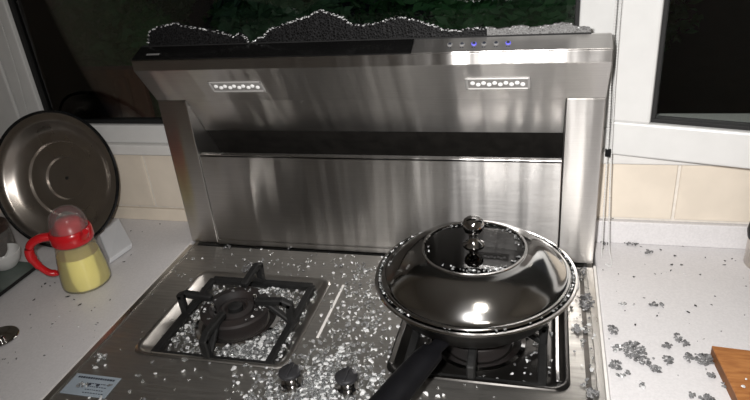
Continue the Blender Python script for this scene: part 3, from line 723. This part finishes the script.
# clumps that still hold together, dark ink on the back
def clump(px, py, w, h, label, z=CT, m='d', dens=1.0, group=None, cat='glass clump'):
    c = on(px, py, z); n = max(4, int(w*h/3.6*dens)); its = []
    sx = (on(px+w/2, py, z)-on(px-w/2, py, z)).length/2; sy = (on(px, py+h/2, z)-on(px, py-h/2, z)).length/2
    for k in range(n):
        a = rnd(0, 6.28); r_ = math.sqrt(random.random())
        its.append((r_*math.cos(a)*sx, r_*math.sin(a)*sy, rnd(0, .0018), rnd(.0045, .0085), rnd(0, 6)))
    me = stuff_mesh(its, CRD if m == 'd' else CR)
    o = link('glass_clump', me, None); o.location = (c.x, c.y, z+.0002)
    return tag(o, label, cat, group)
RC = 'on the right countertop'
for a in ((634, 352, 22, 20, 'largest dark grey clump of shattered glass '+RC),
          (644, 362, 12, 9, 'dark glass clump touching the lower right of the largest clump '+RC),
          (613, 331, 11, 8, 'dark glass clump near the stove, above the largest clump '+RC),
          (616, 366, 12, 9, 'dark glass clump near the stove, lower left of the largest clump '+RC),
          (629, 373, 7, 5, 'small dark glass clump just below the largest clump '+RC),
          (655, 370, 12, 6, 'flat dark glass clump lower right of the largest clump '+RC),
          (668, 361, 10, 8, 'compact dark glass clump halfway between largest clump and cutting board'),
          (667, 347, 10, 6, 'slim grey glass clump right of the largest clump '+RC),
          (678, 339, 8, 9, 'upper of two adjoining grey glass clumps left of the cutting board'),
          (685, 345, 9, 6, 'lower of two adjoining grey glass clumps left of the cutting board'),
          (689, 359, 9, 8, 'round grey glass clump left of the clump touching the cutting board'),
          (704, 360, 19, 12, 'wide dark glass clump beside the left edge of the cutting board'),
          (711, 376, 8, 6, 'pale glass clump beside the cutting board edge'),
          (724, 386, 7, 6, 'pale glass clump close against the curved cutting board edge'),
          (692, 396, 7, 5, 'small dark glass clump at the bottom edge, left of the cutting board'),
          (706, 399, 16, 5, 'dark glass clump cut by the bottom edge of the picture'),
          (653, 305, 9, 5, 'left of two small dark glass clumps mid countertop right of the wok'),
          (662, 306, 5, 4, 'right of two small dark glass clumps mid countertop right of the wok'),
          (604, 243, 11, 6, 'dark glass clump at the foot of the hood beside the blind cord'),
          (631, 243.5, 14, 6, 'dark glass clump against the white upstand right of the hood'),
          (649, 253, 9, 4, 'dark glass clump in front of the upstand, right of two others')):
    clump(*a)
for x, y, w, h, lb in ((616, 349, 9, 7, 'clear pale glass clump left of the largest dark clump '+RC), (621, 377, 10, 5, 'clear pale glass clump at lower left '+RC),
                       (641, 386, 7, 5, 'clear pale glass clump below the dark clumps '+RC), (622, 305, 8, 4, 'clear pale glass clump right of the wok '+RC)):
    clump(x, y, w, h, lb, m='c', dens=.7)
for x, y, w, h, lb in ((581, 272, 12, 8, 'dark glass clump on the stove corner behind the wok rim'), (586, 302, 15, 16, 'largest dark glass clump on the right margin of the stove'),
                       (578, 330, 9, 11, 'pale grey glass clump on the right margin below the largest'), (592, 394, 11, 9, 'dark glass clump at the front right corner of the stove'),
                       (247, 268, 10, 9, 'dark glass clump behind the left burner tray'), (228, 248, 7, 4, 'small dark glass clump at the foot of the splash panel, left'),
                       (290, 248, 7, 4, 'small dark glass clump at the foot of the splash panel, centre'), (362, 266, 6, 5, 'small dark glass clump behind the wok, left of it')):
    clump(x, y, w, h, lb, z=.0012)
for x, y, w, h, lb in ((101, 358, 13, 7, 'pale glass clump on the stove left of the burner tray, above the sticker'), (83, 386, 10, 5, 'pale glass clump lying on the blue grey sticker')):
    clump(x, y, w, h, lb, z=.001, m='c', dens=.8)
def fleck(px, py, s, group, label, z=CT, mesh=None):
    c = on(px, py, z); o = bpy.data.objects.new('glass_fleck', mesh or random.choice(CRF)); C.objects.link(o)
    o.location = (c.x, c.y, z+.0002); o.scale = (s, s*rnd(.35, .8), s*.6); o.rotation_euler = (0, 0, rnd(0, 6.28)); tag(o, label, 'glass fleck', group)
for x, y in ((46, 273), (45, 284), (50, 286), (55, 283), (42, 287), (68, 297), (80, 305), (124, 262), (131, 255), (131, 231), (142, 232), (160, 224), (98, 323), (119, 252), (128, 250), (74, 300), (34, 300), (110, 300)):
    fleck(x, y, rnd(.006, .013), 'black flecks on the left counter', 'small black glass fleck on the left countertop')
for x, y in ((675, 256), (672, 265), (681, 265), (671, 271), (682, 246), (725, 261), (724, 265), (732, 259), (618, 274), (634, 277), (603, 270), (644, 298), (695, 306), (711, 305), (641, 247), (613, 219), (660, 250), (700, 275), (655, 274), (657, 316), (635, 325), (704, 339), (688, 312)):
    fleck(x, y, rnd(.005, .010), 'dark flecks on the right counter', 'small dark glass fleck on the right white countertop', z=CT if y > 230 else .049)

# ------------------------------------------------------------------ the dark garden outside
tag(obj('ground', box(-45, 25, WY+.2, 60, -1.3, -1.2), soil_m), 'dark garden soil outside the window', 'ground', None, 'structure')
def shrub(x, y, zc, rx, rz, n, m, label, sd):
    rd = random.Random(sd); t = thing('garden_shrub', label, 'shrub', (x, y, -1.2), 'shrubs outside the window')
    verts, faces = [], []
    for k in range(n):
        v = Vector((rd.gauss(0, 1), rd.gauss(0, 1), rd.gauss(0, 1))).normalized()*rd.uniform(.55, 1.0)
        lump = 1+.12*math.sin(v.x*7+sd)+.10*math.sin(v.z*9+sd*2)
        c = Vector((v.x*rx*lump, v.y*rx*.7*lump, zc+1.2+v.z*rz*lump)); s = rd.uniform(.025, .06)
        a = Vector((rd.gauss(0, 1), rd.gauss(0, 1), rd.gauss(0, .6))).normalized(); b = a.cross(Vector((rd.gauss(0, 1), rd.gauss(0, 1), rd.gauss(0, 1)))).normalized()
        o = len(verts); verts += [c-a*s, c+b*s*.45+Vector((0, 0, .006)), c+a*s, c-b*s*.45+Vector((0, 0, .006))]; faces.append((o, o+1, o+2, o+3))
    me = bpy.data.meshes.new('foliage'); me.from_pydata([tuple(v) for v in verts], [], faces); me.materials.append(m)
    o = link('foliage', me, m, t); o['kind'] = 'stuff'
    obj('stem', tube([(0, 0, 0), (.03, .01, zc*.5+.6), (0, 0, zc+1.2)], [.05, .04, .02], 8), bark_m, t)
ROW = ((-3.40, 2.4, -.2, .47, .55, 'dark green shrub outside the window, far left behind the pane edge'), (-2.25, 2.3, -.2, .47, .55, 'dark green shrub outside above the added timber fence'),
       (-1.10, 2.4, -.2, .47, .55, 'leafy green shrub outside, behind the left half of the hood'), (.05, 2.3, -.2, .47, .55, 'deep green shrub outside, behind the right half of the hood'),
       (2.9, 4.2, -.3, .85, .8, 'dark shrub outside beyond the open window'),
       (-3.75, 4.2, -.15, .94, .95, 'grey green shrub furthest back at the left'), (-1.6, 4.1, -.15, .94, .95, 'dark green shrub furthest back in the middle'), (.55, 4.2, -.15, .94, .95, 'grey green shrub furthest back at the right'))
for i, (x, y, zc, rx, rz, lb) in enumerate(ROW): shrub(x, y, zc, rx, rz, (4800 if rx < .6 else 9000), leaf_m[i % 3], lb, 11+i)
fn = thing('reflection_fence', 'low red brown timber fence added outside for a brown reflection in the left window', 'fence', (-1.6, 1.05, -1.2))  # added fence, stands in for the room's brown reflection in the pane
for k in range(11): obj('plank', box(-.42+k*.075, -.42+k*.075+.066, -.012+.004*(k % 2), .012, 0, 1.30, .003, 1), fence_m, fn)
obj('top_rail', box(-.44, .42, -.03, .03, 1.30, 1.335, .004), fence_m, fn)
